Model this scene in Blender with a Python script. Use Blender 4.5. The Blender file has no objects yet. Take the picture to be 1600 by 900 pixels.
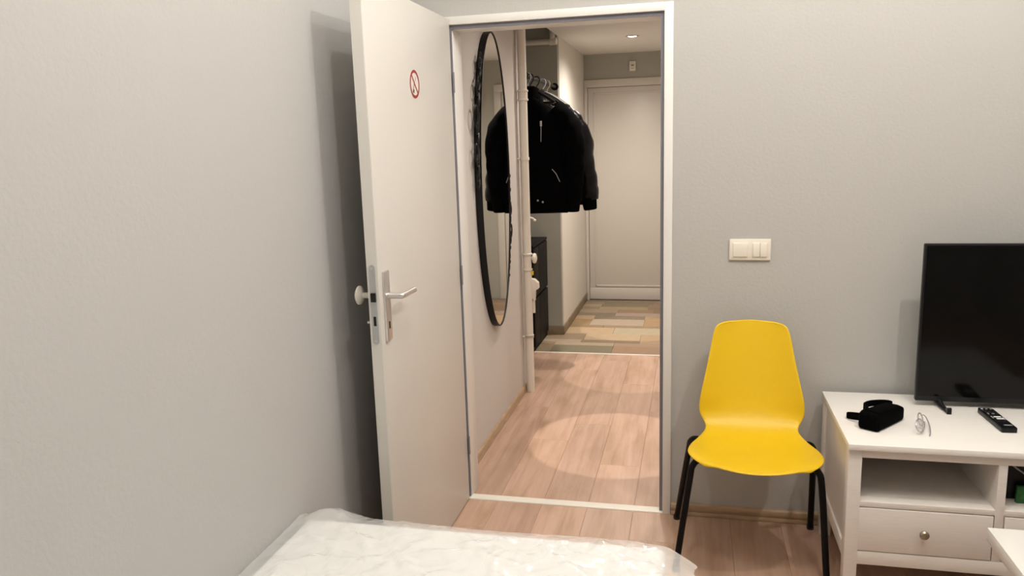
import bpy, bmesh, math, random
from mathutils import Vector, Matrix, noise
random.seed(7)
C = bpy.context.scene.collection
S = bpy.context.scene
PI = math.pi

# ------------------------------------------------------------------ camera
cd = bpy.data.cameras.new('camera'); cam = bpy.data.objects.new('camera', cd); C.objects.link(cam)
cd.sensor_width = 36.0; cd.lens = 1217.77 / 1600 * 36; cd.clip_start = 0.02
R = [[0.9741881, -0.0111356, 0.2254629], [0.2236448, 0.1833042, -0.9572787], [-0.0306684, 0.9829932, 0.1810632]]
M = Matrix(R).to_4x4(); M.translation = (0.95582, -3.08492, 1.52984); cam.matrix_world = M
S.camera = cam
# ------------------------------------------------------------------ world, exposure, lights
w = bpy.data.worlds.new('world'); S.world = w; w.use_nodes = True
w.node_tree.nodes['Background'].inputs[0].default_value = (.6, .7, .9, 1); w.node_tree.nodes['Background'].inputs[1].default_value = .05
S.view_settings.view_transform = 'Standard'; S.view_settings.look = 'None'
S.view_settings.exposure = 0.2; S.view_settings.gamma = 1.0; S.view_settings.use_curve_mapping = False

BED_BULBS = [(1.96, -1.35, 3.08), (1.30, -.95, 3.08), (.80, -1.75, 3.08), (1.50, -2.20, 3.08)]
BED_W = [50, 16, 32, 14]
HALL_SPOTS = [(.575, .74), (.53, 2.0), (.48, 3.27)]
HALL_Z = 2.33

def lamp(name, kind, loc, energy, col, parent=None, size=.03, cone=None, blend=.1):
    l = bpy.data.lights.new(name, kind); l.energy = energy; l.color = col
    l.shadow_soft_size = size
    if cone: l.spot_size = cone; l.spot_blend = blend
    o = bpy.data.objects.new(name, l); C.objects.link(o); o.location = loc
    if parent: o.parent = parent
    return o

# ------------------------------------------------------------------ materials
MATS = {}
def mat(name, col, rough=.5, metal=0, bump=0, bscale=50, var=0, vscale=8, spec=.5, coat=0, stretch=None, emit=None):
    if name in MATS: return MATS[name]
    m = bpy.data.materials.new(name); m.use_nodes = True
    nt = m.node_tree; b = nt.nodes['Principled BSDF']
    b.inputs['Base Color'].default_value = (*col, 1); b.inputs['Roughness'].default_value = rough
    b.inputs['Metallic'].default_value = metal; b.inputs['Specular IOR Level'].default_value = spec
    if coat: b.inputs['Coat Weight'].default_value = coat; b.inputs['Coat Roughness'].default_value = .15
    if emit: b.inputs['Emission Color'].default_value = (*col, 1); b.inputs['Emission Strength'].default_value = emit
    tc = nt.nodes.new('ShaderNodeTexCoord'); src = tc.outputs['Object']
    if stretch:
        mp = nt.nodes.new('ShaderNodeMapping'); mp.inputs['Scale'].default_value = stretch
        nt.links.new(src, mp.inputs[0]); src = mp.outputs[0]
    if var:
        n = nt.nodes.new('ShaderNodeTexNoise'); n.inputs['Scale'].default_value = vscale; n.inputs['Detail'].default_value = 6
        nt.links.new(src, n.inputs['Vector'])
        r = nt.nodes.new('ShaderNodeValToRGB')
        r.color_ramp.elements[0].position = .3; r.color_ramp.elements[1].position = .7
        r.color_ramp.elements[0].color = (*[c * (1 - var) for c in col], 1)
        r.color_ramp.elements[1].color = (*[min(1, c * (1 + var)) for c in col], 1)
        nt.links.new(n.outputs['Fac'], r.inputs[0]); nt.links.new(r.outputs[0], b.inputs['Base Color'])
    if bump:
        n2 = nt.nodes.new('ShaderNodeTexNoise'); n2.inputs['Scale'].default_value = bscale; n2.inputs['Detail'].default_value = 4
        nt.links.new(src, n2.inputs['Vector'])
        bp = nt.nodes.new('ShaderNodeBump'); bp.inputs['Strength'].default_value = bump; bp.inputs['Distance'].default_value = .004
        nt.links.new(n2.outputs['Fac'], bp.inputs['Height']); nt.links.new(bp.outputs[0], b.inputs['Normal'])
    MATS[name] = m
    return m

def wood(name, cols, rough=.4):
    """laminate: tone per plank (object random) times stretched grain along y"""
    m = bpy.data.materials.new(name); m.use_nodes = True; nt = m.node_tree; b = nt.nodes['Principled BSDF']
    tc = nt.nodes.new('ShaderNodeTexCoord'); oi = nt.nodes.new('ShaderNodeObjectInfo')
    mp = nt.nodes.new('ShaderNodeMapping'); mp.inputs['Scale'].default_value = (26, 1.6, 1)
    ad = nt.nodes.new('ShaderNodeVectorMath'); ad.operation = 'ADD'
    sc = nt.nodes.new('ShaderNodeMath'); sc.operation = 'MULTIPLY'; sc.inputs[1].default_value = 40
    nt.links.new(oi.outputs['Random'], sc.inputs[0])
    nt.links.new(tc.outputs['Object'], mp.inputs[0]); nt.links.new(mp.outputs[0], ad.inputs[0]); nt.links.new(sc.outputs[0], ad.inputs[1])
    n = nt.nodes.new('ShaderNodeTexNoise'); n.inputs['Scale'].default_value = 1.0; n.inputs['Detail'].default_value = 8; n.inputs['Roughness'].default_value = .62
    n.inputs['Distortion'].default_value = .6
    nt.links.new(ad.outputs[0], n.inputs['Vector'])
    r = nt.nodes.new('ShaderNodeValToRGB'); e = r.color_ramp.elements
    e[0].position = .25; e[0].color = (*cols[0], 1); e[1].position = .75; e[1].color = (*cols[2], 1)
    x = e.new(.5); x.color = (*cols[1], 1)
    nt.links.new(n.outputs['Fac'], r.inputs[0])
    # slow blotches (knots, darker zones)
    mp2 = nt.nodes.new('ShaderNodeMapping'); mp2.inputs['Scale'].default_value = (7, 2.2, 1)
    n3 = nt.nodes.new('ShaderNodeTexNoise'); n3.inputs['Scale'].default_value = 1.3; n3.inputs['Detail'].default_value = 3
    ad2 = nt.nodes.new('ShaderNodeVectorMath'); ad2.operation = 'ADD'
    nt.links.new(tc.outputs['Object'], mp2.inputs[0]); nt.links.new(mp2.outputs[0], ad2.inputs[0]); nt.links.new(sc.outputs[0], ad2.inputs[1]); nt.links.new(ad2.outputs[0], n3.inputs['Vector'])
    r3 = nt.nodes.new('ShaderNodeValToRGB'); r3.color_ramp.elements[0].position = .3; r3.color_ramp.elements[0].color = (.80, .78, .70, 1); r3.color_ramp.elements[1].position = .55; r3.color_ramp.elements[1].color = (1, 1, 1, 1)
    nt.links.new(n3.outputs['Fac'], r3.inputs[0])
    mx = nt.nodes.new('ShaderNodeMix'); mx.data_type = 'RGBA'; mx.blend_type = 'MULTIPLY'; mx.inputs[0].default_value = 1
    nt.links.new(r.outputs[0], mx.inputs[6]); nt.links.new(r3.outputs[0], mx.inputs[7])
    hv = nt.nodes.new('ShaderNodeHueSaturation')
    mr = nt.nodes.new('ShaderNodeMapRange'); mr.inputs[3].default_value = .9; mr.inputs[4].default_value = 1.1
    nt.links.new(oi.outputs['Random'], mr.inputs[0]); nt.links.new(mr.outputs[0], hv.inputs['Value'])
    nt.links.new(mx.outputs[2], hv.inputs['Color']); nt.links.new(hv.outputs[0], b.inputs['Base Color'])
    b.inputs['Roughness'].default_value = rough
    MATS[name] = m
    return m

mat('paint_grey', (.49, .480, .455), .85, bump=.25, bscale=90)
mat('paint_grey_cool_lit', (.51, .503, .492), .85, bump=.25, bscale=90)  # same grey paint, with the cooler light on the left wall put into its colour
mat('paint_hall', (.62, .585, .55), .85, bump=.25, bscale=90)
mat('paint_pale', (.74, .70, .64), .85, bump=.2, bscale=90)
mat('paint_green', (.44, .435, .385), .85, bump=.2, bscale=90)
mat('ceiling_white', (.80, .78, .74), .9, bump=.15, bscale=60)
mat('lacquer', (.70, .675, .625), .38, bump=.05, bscale=200)
mat('lacquer_edge', (.74, .72, .66), .38)
mat('frame_white', (.80, .78, .74), .35)
mat('gasket', (.20, .20, .23), .6)
mat('aluminium', (.72, .70, .69), .28, metal=.9)
mat('steel_plate', (.55, .57, .57), .4, metal=.7)
mat('dark_hole', (.008, .008, .008), .8)
mat('cream_plastic', (.78, .74, .66), .35)
mat('switch_plastic', (.86, .80, .70), .3)
mat('black_metal', (.004, .004, .0045), .4, spec=.3)
mat('black_tube', (.003, .003, .0033), .45, spec=.2)
mat('mirror_glass', (.86, .86, .84), .015, metal=1)
mat('pipe_white', (.80, .75, .67), .35)
mat('yellow_plastic', (.80, .52, .004), .42, bump=.06, bscale=260)
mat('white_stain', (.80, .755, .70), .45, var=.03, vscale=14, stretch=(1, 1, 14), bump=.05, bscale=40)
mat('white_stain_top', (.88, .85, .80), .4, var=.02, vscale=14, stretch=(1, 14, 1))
mat('brass_dull', (.35, .31, .24), .3, metal=.9)
mat('tv_plastic', (.006, .006, .007), .35, spec=.3)
mat('tv_screen', (.002, .002, .002), .10, spec=.22)
mat('black_fabric', (.0015, .0015, .0018), .9, bump=.3, bscale=300, spec=.04)
mat('black_nylon', (.0015, .0015, .002), .28, bump=.9, bscale=34, spec=.22)
mat('black_rubber', (.01, .01, .011), .5)
mat('grey_print', (.35, .35, .36), .5)
mat('white_print', (.85, .85, .85), .5)
mat('silver_wire', (.62, .58, .60), .25, metal=.6)
mat('hanger_grey', (.35, .36, .38), .4)
mat('hanger_blue', (.55, .62, .72), .4)
mat('hanger_cream', (.6, .56, .42), .4)
mat('dark_brown', (.007, .006, .0055), .5, spec=.15, var=.15, vscale=6)
mat('dark_carcass', (.004, .0035, .0035), .5, spec=.12)
mat('tile_skirting', (.25, .19, .125), .5, var=.15, vscale=12)
mat('skirting_wood', (.42, .29, .18), .4, var=.18, vscale=10, stretch=(1, 1, 8))
mat('threshold_metal', (.82, .79, .70), .35)
mat('threshold_pale', (.85, .78, .70), .4)
mat('red_print', (.36, .035, .03), .4)
mat('sticker_white', (.86, .78, .72), .4)
mat('mattress_white', (.93, .93, .91), .8, bump=.15, bscale=150)
mat('bed_base', (.16, .15, .14), .8)
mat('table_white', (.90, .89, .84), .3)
mat('table_side_shade', (.62, .55, .50), .4)  # darker version of the table white, shade on its side put into the colour
mat('green_print', (.01, .11, .02), .4, var=.5, vscale=60)
mat('grout', (.52, .46, .38), .9)
mat('subfloor', (.26, .17, .12), .9)
mat('bulb_warm', (1, .86, .66), .5, emit=14)
mat('spot_glow', (1, .92, .80), .5, emit=25)
wood('laminate', [(.44, .275, .195), (.55, .365, .27), (.63, .44, .34)])

# plastic film: thin translucent sheet
m = bpy.data.materials.new('plastic_film'); m.use_nodes = True; nt = m.node_tree
b = nt.nodes['Principled BSDF']; out = nt.nodes['Material Output']
b.inputs['Base Color'].default_value = (.96, .96, .94, 1); b.inputs['Roughness'].default_value = .12
tc = nt.nodes.new('ShaderNodeTexCoord'); vo = nt.nodes.new('ShaderNodeTexVoronoi'); vo.feature = 'DISTANCE_TO_EDGE'; vo.inputs['Scale'].default_value = 6
nz = nt.nodes.new('ShaderNodeTexNoise'); nz.inputs['Scale'].default_value = 3; nz.inputs['Detail'].default_value = 2
va = nt.nodes.new('ShaderNodeVectorMath'); va.operation = 'ADD'
nt.links.new(tc.outputs['Object'], nz.inputs['Vector']); nt.links.new(tc.outputs['Object'], va.inputs[0]); nt.links.new(nz.outputs['Color'], va.inputs[1]); nt.links.new(va.outputs[0], vo.inputs['Vector'])
bp = nt.nodes.new('ShaderNodeBump'); bp.inputs['Strength'].default_value = .4; bp.inputs['Distance'].default_value = .02
nt.links.new(vo.outputs['Distance'], bp.inputs['Height']); nt.links.new(bp.outputs[0], b.inputs['Normal'])
tr = nt.nodes.new('ShaderNodeBsdfTransparent'); mx = nt.nodes.new('ShaderNodeMixShader')
mx.inputs[0].default_value = .42
nt.links.new(tr.outputs[0], mx.inputs[1]); nt.links.new(b.outputs[0], mx.inputs[2]); nt.links.new(mx.outputs[0], out.inputs[0])
MATS['plastic_film'] = m
m = bpy.data.materials.new('clear_lens'); m.use_nodes = True; nt = m.node_tree
b = nt.nodes['Principled BSDF']; out = nt.nodes['Material Output']; b.inputs['Roughness'].default_value = .05
tr = nt.nodes.new('ShaderNodeBsdfTransparent'); mx = nt.nodes.new('ShaderNodeMixShader'); mx.inputs[0].default_value = .15
nt.links.new(tr.outputs[0], mx.inputs[1]); nt.links.new(b.outputs[0], mx.inputs[2]); nt.links.new(mx.outputs[0], out.inputs[0])
MATS['clear_lens'] = m

# ------------------------------------------------------------------ mesh helpers
def new(): return bmesh.new()
def box(bm, x0, x1, y0, y1, z0, z1, bev=0, seg=2):
    t = bmesh.new()
    bmesh.ops.create_cube(t, size=1)
    for v in t.verts:
        v.co = Vector(((x0 + x1) / 2 + v.co.x * (x1 - x0), (y0 + y1) / 2 + v.co.y * (y1 - y0), (z0 + z1) / 2 + v.co.z * (z1 - z0)))
    if bev: bmesh.ops.bevel(t, geom=t.edges[:], offset=bev, segments=seg, profile=.5, affect='EDGES')
    merge(bm, t); return bm
def merge(bm, t, mtx=None):
    me = bpy.data.meshes.new('tmp')
    if mtx is not None: t.transform(mtx)
    t.to_mesh(me); t.free(); bm.from_mesh(me); bpy.data.meshes.remove(me)
def tube(bm, pts, r, n=10, cap=True, closed=False):
    pts = [Vector(p) for p in pts]; rs = r if isinstance(r, (list, tuple)) else [r] * len(pts)
    rings = []; N = len(pts); prev = None
    for i, p in enumerate(pts):
        if closed: d = pts[(i + 1) % N] - pts[i - 1]
        else: d = (pts[min(i + 1, N - 1)] - pts[max(i - 1, 0)])
        d.normalize()
        if prev is None:
            a = Vector((0, 0, 1)) if abs(d.z) < .9 else Vector((1, 0, 0))
            u = d.cross(a).normalized()
        else: u = (prev - d * prev.dot(d)).normalized()
        prev = u; v = d.cross(u)
        rings.append([bm.verts.new(p + (u * math.cos(2 * PI * k / n) + v * math.sin(2 * PI * k / n)) * rs[i]) for k in range(n)])
    for i in range(N if closed else N - 1):
        A, B = rings[i], rings[(i + 1) % N]
        for k in range(n): bm.faces.new((A[k], A[(k + 1) % n], B[(k + 1) % n], B[k]))
    if cap and not closed: bm.faces.new(rings[0][::-1]); bm.faces.new(rings[-1])
    return bm
def smooth_path(pts, n=6):
    """Catmull-Rom through the points"""
    P = [Vector(p) for p in pts]; P = [P[0] * 2 - P[1]] + P + [P[-1] * 2 - P[-2]]; out = []
    for i in range(1, len(P) - 2):
        for k in range(n):
            t = k / n; a, b, c, d = P[i - 1], P[i], P[i + 1], P[i + 2]
            out.append(.5 * ((2 * b) + (c - a) * t + (2 * a - 5 * b + 4 * c - d) * t * t + (3 * b - a - 3 * c + d) * t ** 3))
    out.append(P[-2]); return out
def lathe(bm, prof, n=24, mtx=None):
    t = bmesh.new(); rings = []
    for r, z in prof: rings.append([t.verts.new((r * math.cos(2 * PI * k / n), r * math.sin(2 * PI * k / n), z)) for k in range(n)])
    for A, B in zip(rings, rings[1:]):
        for k in range(n): t.faces.new((A[k], A[(k + 1) % n], B[(k + 1) % n], B[k]))
    t.faces.new(rings[0][::-1]); t.faces.new(rings[-1])
    merge(bm, t, mtx); return bm
def prism(bm, poly, d0, d1, axis='z', mtx=None, bev=0):
    t = bmesh.new()
    def P(a, b, d): return {'z': (a, b, d), 'y': (a, d, b), 'x': (d, a, b)}[axis]
    A = [t.verts.new(P(a, b, d0)) for a, b in poly]; B = [t.verts.new(P(a, b, d1)) for a, b in poly]
    t.faces.new(A[::-1]); t.faces.new(B)
    for i in range(len(poly)): j = (i + 1) % len(poly); t.faces.new((A[i], A[j], B[j], B[i]))
    bmesh.ops.recalc_face_normals(t, faces=t.faces[:])
    if bev: bmesh.ops.bevel(t, geom=t.edges[:], offset=bev, segments=2, profile=.5, affect='EDGES')
    merge(bm, t, mtx); return bm
def loft(bm, rings, cap=True):
    R_ = [[bm.verts.new(p) for p in ring] for ring in rings]; n = len(R_[0])
    for A, B in zip(R_, R_[1:]):
        for k in range(n): bm.faces.new((A[k], A[(k + 1) % n], B[(k + 1) % n], B[k]))
    if cap: bm.faces.new(R_[0][::-1]); bm.faces.new(R_[-1])
    return bm
def obj(name, bm, m, parent=None, smooth=False, angle=40):
    bmesh.ops.recalc_face_normals(bm, faces=bm.faces[:])
    me = bpy.data.meshes.new(name); bm.to_mesh(me); bm.free()
    o = bpy.data.objects.new(name, me); C.objects.link(o); me.materials.append(MATS[m])
    if smooth:
        for p in me.polygons: p.use_smooth = True
        me.set_sharp_from_angle(angle=math.radians(angle))
    if parent: o.parent = parent; o.matrix_parent_inverse = parent.matrix_world.inverted() if False else Matrix.Translation(-parent.location) if parent.parent is None else Matrix()
    return o
def bx(name, dims, m, parent=None, bev=0): return obj(name, box(new(), *dims, bev=bev), m, parent, smooth=bool(bev))
def tag(o, label, cat, group=None):
    o['label'] = label; o['category'] = cat
    if group: o['group'] = group
    return o
def struct(o, label=None):
    o['kind'] = 'structure'
    if label: o['label'] = label
    return o
def empty(name, loc=(0, 0, 0)):
    o = bpy.data.objects.new(name, None); C.objects.link(o); o.location = loc; o.empty_display_size = .05
    return o
def piece(name, me, loc, parent):
    o = bpy.data.objects.new(name, me); C.objects.link(o); o.parent = parent; o.location = loc
    return o

# ------------------------------------------------------------------ the setting: bedroom shell
XL, XR, YR, ZC = -.17, 3.3, -4.3, 3.3
W = .844
YB = 4.437
struct(bx('wall_left', (XL - .12, XL, YR, 0, 0, ZC), 'paint_grey_cool_lit'), 'smooth pale grey painted wall beside the open door')
bm = new()
box(bm, XL - .12, -.015, 0, .12, 0, ZC); box(bm, W + .02, XR, 0, .12, 0, ZC); box(bm, -.015, W + .02, 0, .12, 2.02, ZC)
struct(obj('wall_back', bm, 'paint_grey'), 'grey painted wall with the doorway and the light switch')
struct(bx('wall_right', (XR, XR + .12, YR, .12, 0, ZC), 'paint_grey'), 'grey bedroom wall outside the view on the television side')
struct(bx('wall_rear', (XL - .12, XR + .12, YR - .12, YR, 0, ZC), 'paint_grey'), 'grey bedroom wall behind the camera')
struct(bx('ceiling', (XL - .12, XR + .12, YR - .12, .12, ZC, ZC + .1), 'ceiling_white'), 'white bedroom ceiling')

# laminate floor: base slab with single planks
fl = struct(bx('floor', (XL, XR, YR, 2.44, -.06, -.008), 'subfloor'), 'pinkish oak laminate floor running from the bedroom into the hallway')
PW = .195
plank_meshes = {}
def plank(x0, x1, y0, y1):
    k = (round(x1 - x0, 4), round(y1 - y0, 4))
    if k not in plank_meshes:
        b_ = box(new(), 0, x1 - x0 - .0007, 0, y1 - y0 - .0007, -.008, 0, bev=.0005, seg=1)
        me = bpy.data.meshes.new('plank'); b_.to_mesh(me); b_.free(); me.materials.append(MATS['laminate']); plank_meshes[k] = me
    o = piece('plank', plank_meshes[k], (x0, y0, 0), fl); o.matrix_parent_inverse = Matrix()
k0 = math.floor((XL - .335) / PW)
col = 0
for k in range(k0, 40):
    xa = max(XL, .335 + k * PW); xb = min(XR, .335 + (k + 1) * PW)
    if xb - xa < .01: continue
    # bedroom
    y = 0.0; off = [.55, 1.0, .25, .8][k % 4]; first = True
    while y > YR + .02:
        L = off if first else 1.29
        ya = max(YR, y - L); plank(xa, xb, ya, y); y = ya; first = False
    # hallway
    if xb < 1.25 and xa > -.62 or True:
        xa2, xb2 = max(-.067, xa), min(1.2, xb)
        if xb2 - xa2 > .01:
            y = .035; off = [.95, .42, 1.2, .7][k % 4]; first = True
            while y < 2.43:
                L = off if first else 1.29
                ya = min(2.43, y + L); plank(xa2, xb2, y, ya); y = ya; first = False
for k in range(3):
    xa = -.067 - .178 * (k + 1)
    plank(xa, xa + .178, 1.60, 2.43)
# threshold strips
struct(obj('trim_1', prism(new(), [(-.012, -.004), (-.010, .004), (0, .007), (.028, .007), (.038, .004), (.040, -.004)], 0.0, W, 'x'), 'threshold_metal'), 'pale threshold strip across the doorway floor')
struct(obj('trim_2', prism(new(), [(2.425, -.004), (2.427, .004), (2.44, .006), (2.452, .004), (2.454, -.004)], -.60, 1.2, 'x'), 'threshold_pale'), 'thin pale strip between laminate and tile floor')

# baseboards
def skirting(name, x0, x1, y, label):
    prof = [(0, 0), (-.016, 0), (-.018, .006), (-.014, .014), (-.012, .018), (-.015, .024), (-.015, .040), (-.009, .050), (0, .052)]
    return struct(obj(name, prism(new(), [(y + a, b_) for a, b_ in prof], x0, x1, 'x'), 'skirting_wood', smooth=True, angle=50), label)
skirting('baseboard_back', W + .035, XR, 0, 'brown ridged wooden skirting behind the yellow chair')
prof = [(0, 0), (.014, 0), (.015, .008), (.011, .014), (.012, .035), (.006, .045), (0, .046)]
struct(obj('baseboard_hall', prism(new(), [(-.067 + a, b_) for a, b_ in prof], .12, 1.55, 'y'), 'skirting_wood', smooth=True, angle=50), 'light wooden skirting under the oval mirror')

# door frame (casing, jamb, gasket)
fr = struct(empty('trim_3'), 'white door frame with grey rubber seal around the open doorway')
bx('casing', (-.024, 0, -.012, .01, 0, 2.031), 'frame_white', fr, .002)
bx('casing', (W, W + .033, -.012, .01, 0, 2.031), 'frame_white', fr, .002)
bx('casing', (0, W, -.012, .01, 2.0, 2.031), 'frame_white', fr, .002)
bx('jamb', (-.015, .016, .012, .125, 0, 2.0), 'frame_white', fr, .001)
bx('jamb', (W - .012, W + .02, .012, .125, 0, 2.0), 'frame_white', fr, .001)
bx('jamb', (.016, W - .012, .012, .125, 1.985, 2.02), 'frame_white', fr, .001)
bx('gasket', (0, .013, .002, .0125, 0.0, 2.0), 'gasket', fr)
bx('gasket', (W - .013, W, .002, .0125, 0.0, 2.0), 'gasket', fr)
bx('gasket', (.013, W - .013, .002, .0125, 1.985, 2.0), 'gasket', fr)

# ------------------------------------------------------------------ hallway shell
struct(bx('wall_hall_left', (-.16, -.067, .12, 1.60, 0, 2.6), 'paint_hall'), 'pale painted hallway wall carrying the oval mirror')
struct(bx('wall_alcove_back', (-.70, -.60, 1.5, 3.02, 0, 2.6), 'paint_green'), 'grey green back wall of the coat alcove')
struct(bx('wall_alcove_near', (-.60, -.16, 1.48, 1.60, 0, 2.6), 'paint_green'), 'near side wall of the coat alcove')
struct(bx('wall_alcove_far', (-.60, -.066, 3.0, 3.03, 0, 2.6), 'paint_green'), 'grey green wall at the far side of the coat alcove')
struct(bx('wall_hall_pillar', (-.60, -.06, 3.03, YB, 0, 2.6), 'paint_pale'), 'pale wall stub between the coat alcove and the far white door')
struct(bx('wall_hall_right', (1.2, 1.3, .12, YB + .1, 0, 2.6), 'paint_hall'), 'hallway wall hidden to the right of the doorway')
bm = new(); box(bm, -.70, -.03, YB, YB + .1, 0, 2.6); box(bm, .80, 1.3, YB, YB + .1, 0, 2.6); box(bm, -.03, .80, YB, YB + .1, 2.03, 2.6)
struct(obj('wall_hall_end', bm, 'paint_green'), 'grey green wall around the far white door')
struct(bx('ceiling_hall', (-.065, 1.2, .12, YB, HALL_Z, HALL_Z + .1), 'ceiling_white'), 'pale hallway ceiling with recessed spotlights')
struct(bx('ceiling_alcove', (-.62, -.065, 1.48, 3.03, 2.46, 2.5), 'paint_green'), 'ceiling above the coat alcove')

# tile floor, single strips
ft = struct(bx('floor_hall_tiles', (-.60, 1.2, 2.44, YB + .1, -.06, -.006), 'grout'), 'multi-toned plank tile floor in front of the far door')
ys = [2.452, 2.485, 2.678, 2.767, 2.854, 3.053, 3.270, 3.358, 3.586, 3.725, 3.850, 3.999, 4.111, 4.229, 4.329, 4.437]
rows = [
 [(-.078, (150, 130, 105)), (.379, (128, 122, 95)), (9, (150, 122, 92))],
 [(-.078, (160, 140, 110)), (.379, (112, 110, 82)), (9, (165, 130, 98))],
 [(-.082, (160, 135, 105)), (.377, (190, 172, 142)), (9, (178, 145, 115))],
 [(.114, (182, 162, 142)), (.565, (130, 108, 82)), (9, (185, 155, 120))],
 [(-.2, (150, 130, 100)), (.122, (146, 124, 98)), (.564, (196, 170, 134)), (9, (184, 154, 118))],
 [(-.12, (170, 140, 110)), (.332, (196, 168, 132)), (9, (186, 176, 146))],
 [(.23, (142, 116, 74)), (.68, (146, 120, 84)), (9, (150, 124, 90))],
 [(.103, (158, 126, 76)), (.56, (182, 166, 146)), (9, (172, 136, 90))],
 [(.116, (186, 156, 120)), (.553, (112, 96, 80)), (9, (170, 140, 100))],
 [(.284, (108, 98, 78)), (.73, (176, 156, 146)), (9, (166, 146, 126))],
 [(.30, (156, 136, 116)), (.62, (146, 114, 80)), (9, (126, 96, 64))],
 [(.108, (134, 114, 84)), (.561, (166, 146, 100)), (9, (134, 98, 62))],
 [(.122, (166, 150, 124)), (.555, (114, 104, 74)), (9, (146, 120, 90))],
 [(.142, (140, 124, 100)), (.6, (112, 102, 76)), (9, (136, 112, 86))],
 [(.3, (120, 108, 84)), (.75, (130, 114, 90)), (9, (116, 100, 76))]]
def lin(c): return tuple(((v / 255 + .055) / 1.055) ** 2.4 if v > 10 else v / 255 / 12.92 for v in c)
tile_i = 0
for (ya, yb_), row in zip(zip(ys, ys[1:]), rows):
    xa = -.60 if ya < 2.99 else -.055
    for xe, c in row:
        xb = min(xe, 1.2)
        if xb - xa > .01:
            c2 = tuple(min(.95, v * .66 + g_ * .36) for v, g_ in zip(lin(c), (.36, .285, .215)))
            mn = 'tile_%d' % tile_i; tile_i += 1
            mat(mn, c2, .42, var=.14, vscale=5, stretch=(3, 22, 1))
            b_ = box(new(), 0, xb - xa - .002, 0, yb_ - ya - .002, -.006, 0, bev=.0008, seg=1)
            me = bpy.data.meshes.new('tile'); b_.to_mesh(me); b_.free(); me.materials.append(MATS[mn])
            o = piece('tile', me, (xa, ya, 0), ft)
        xa = max(xa, xb)
struct(bx('baseboard_pillar', (-.06, -.051, 2.991, YB, 0, .072), 'tile_skirting', bev=.001), 'brown tile skirting along the pale wall stub')
struct(bx('baseboard_alcove', (-.60, -.051, 2.990, 3.0, 0, .072), 'tile_skirting', bev=.001), 'brown tile skirting at the far side of the alcove')

# far white door
d2 = struct(empty('door_2', (.38, YB, 0)), 'closed white panelled door at the end of the hallway')
bx('door_leaf', (-.025, .79, YB - .004, YB + .035, .006, 2.027), 'lacquer', d2, .002)
def ridge_frame(x0, x1, z0, z1, t=.018):
    b_ = new()
    for q in ((x0, x1, z0, z0 + t), (x0, x1, z1 - t, z1), (x0, x0 + t, z0, z1), (x1 - t, x1, z0, z1)):
        box(b_, q[0], q[1], YB - .012, YB - .003, q[2], q[3], bev=.003)
    return b_
bx('bottom_rail', (-.025, .79, YB - .010, YB, .008, .118), 'lacquer', d2, .003)
obj('panel_moulding', ridge_frame(.03, .735, .135, 1.98, .014), 'lacquer', d2, True)
tr = struct(empty('trim_4', (.38, YB, 0)), 'white frame around the far hallway door')
bx('casing', (-.058, -.028, YB - .018, YB, 0, 2.03), 'lacquer', tr, .003)
bx('casing', (.793, .862, YB - .018, YB, 0, 2.03), 'lacquer', tr, .003)
bx('casing', (-.058, .862, YB - .018, YB, 2.03, 2.10), 'lacquer', tr, .003)
g = empty('door_lever', (.74, YB, 1.03)); g.parent = d2; g.matrix_parent_inverse = Matrix.Translation(-d2.location)
bx('plate', (.750, .780, YB - .022, YB - .004, .93, 1.15), 'aluminium', d2, .003)
obj('knob', lathe(new(), [(.010, 0), (.010, .03), (.024, .036), (.026, .05), (.012, .058)], 20, Matrix.Translation((.765, YB - .02, 1.06)) @ Matrix.Rotation(PI / 2, 4, 'X')), 'aluminium', d2, True)
bpy.data.objects.remove(g)

# small white box above the far door
t = tag(empty('wall_sensor', (.395, YB, 2.21)), 'small white sensor box on the grey wall above the far door', 'sensor')
bx('body', (.367, .424, YB - .025, YB, 2.162, 2.252), 'switch_plastic', t, .006)
bx('slot', (.383, .408, YB - .027, YB - .024, 2.205, 2.222), 'grey_print', t)
bx('slot', (.383, .408, YB - .027, YB - .024, 2.185, 2.190), 'grey_print', t)

# recessed ceiling spots in the hallway
for i, (x, y) in enumerate(HALL_SPOTS):
    t = tag(empty('ceiling_spotlight', (x, y, HALL_Z)), ['recessed ceiling spotlight just inside the hallway over the laminate floor', 'recessed ceiling spotlight in mid hallway near the coats', 'glowing round ceiling spotlight nearest the far white door'][i], 'spotlight', 'recessed hallway spotlights')
    T = Matrix.Translation((x, y, HALL_Z))
    b_ = new()
    for k in range(32):
        pass
    pts = [(x + .043 * math.cos(a * PI / 16), y + .043 * math.sin(a * PI / 16), HALL_Z - .002) for a in range(32)]
    obj('ring', tube(b_, pts, .007, 8, closed=True), 'aluminium', t, True)
    obj('lens', lathe(new(), [(.036, -.0035), (.036, -.0005)], 24, T), 'spot_glow', t)
    lamp('hall_spot_lamp', 'SPOT', (0, 0, -.012), [34, 66, 92][i], (1, .90, .80), t, .03, math.radians(160), 1.0)
    lamp('hall_beam_lamp', 'SPOT', (0, 0, -.012), [80, 45, 60][i], (1, .90, .80), t, .008, 2 * math.atan(.46 / 2.31), .16)

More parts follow.
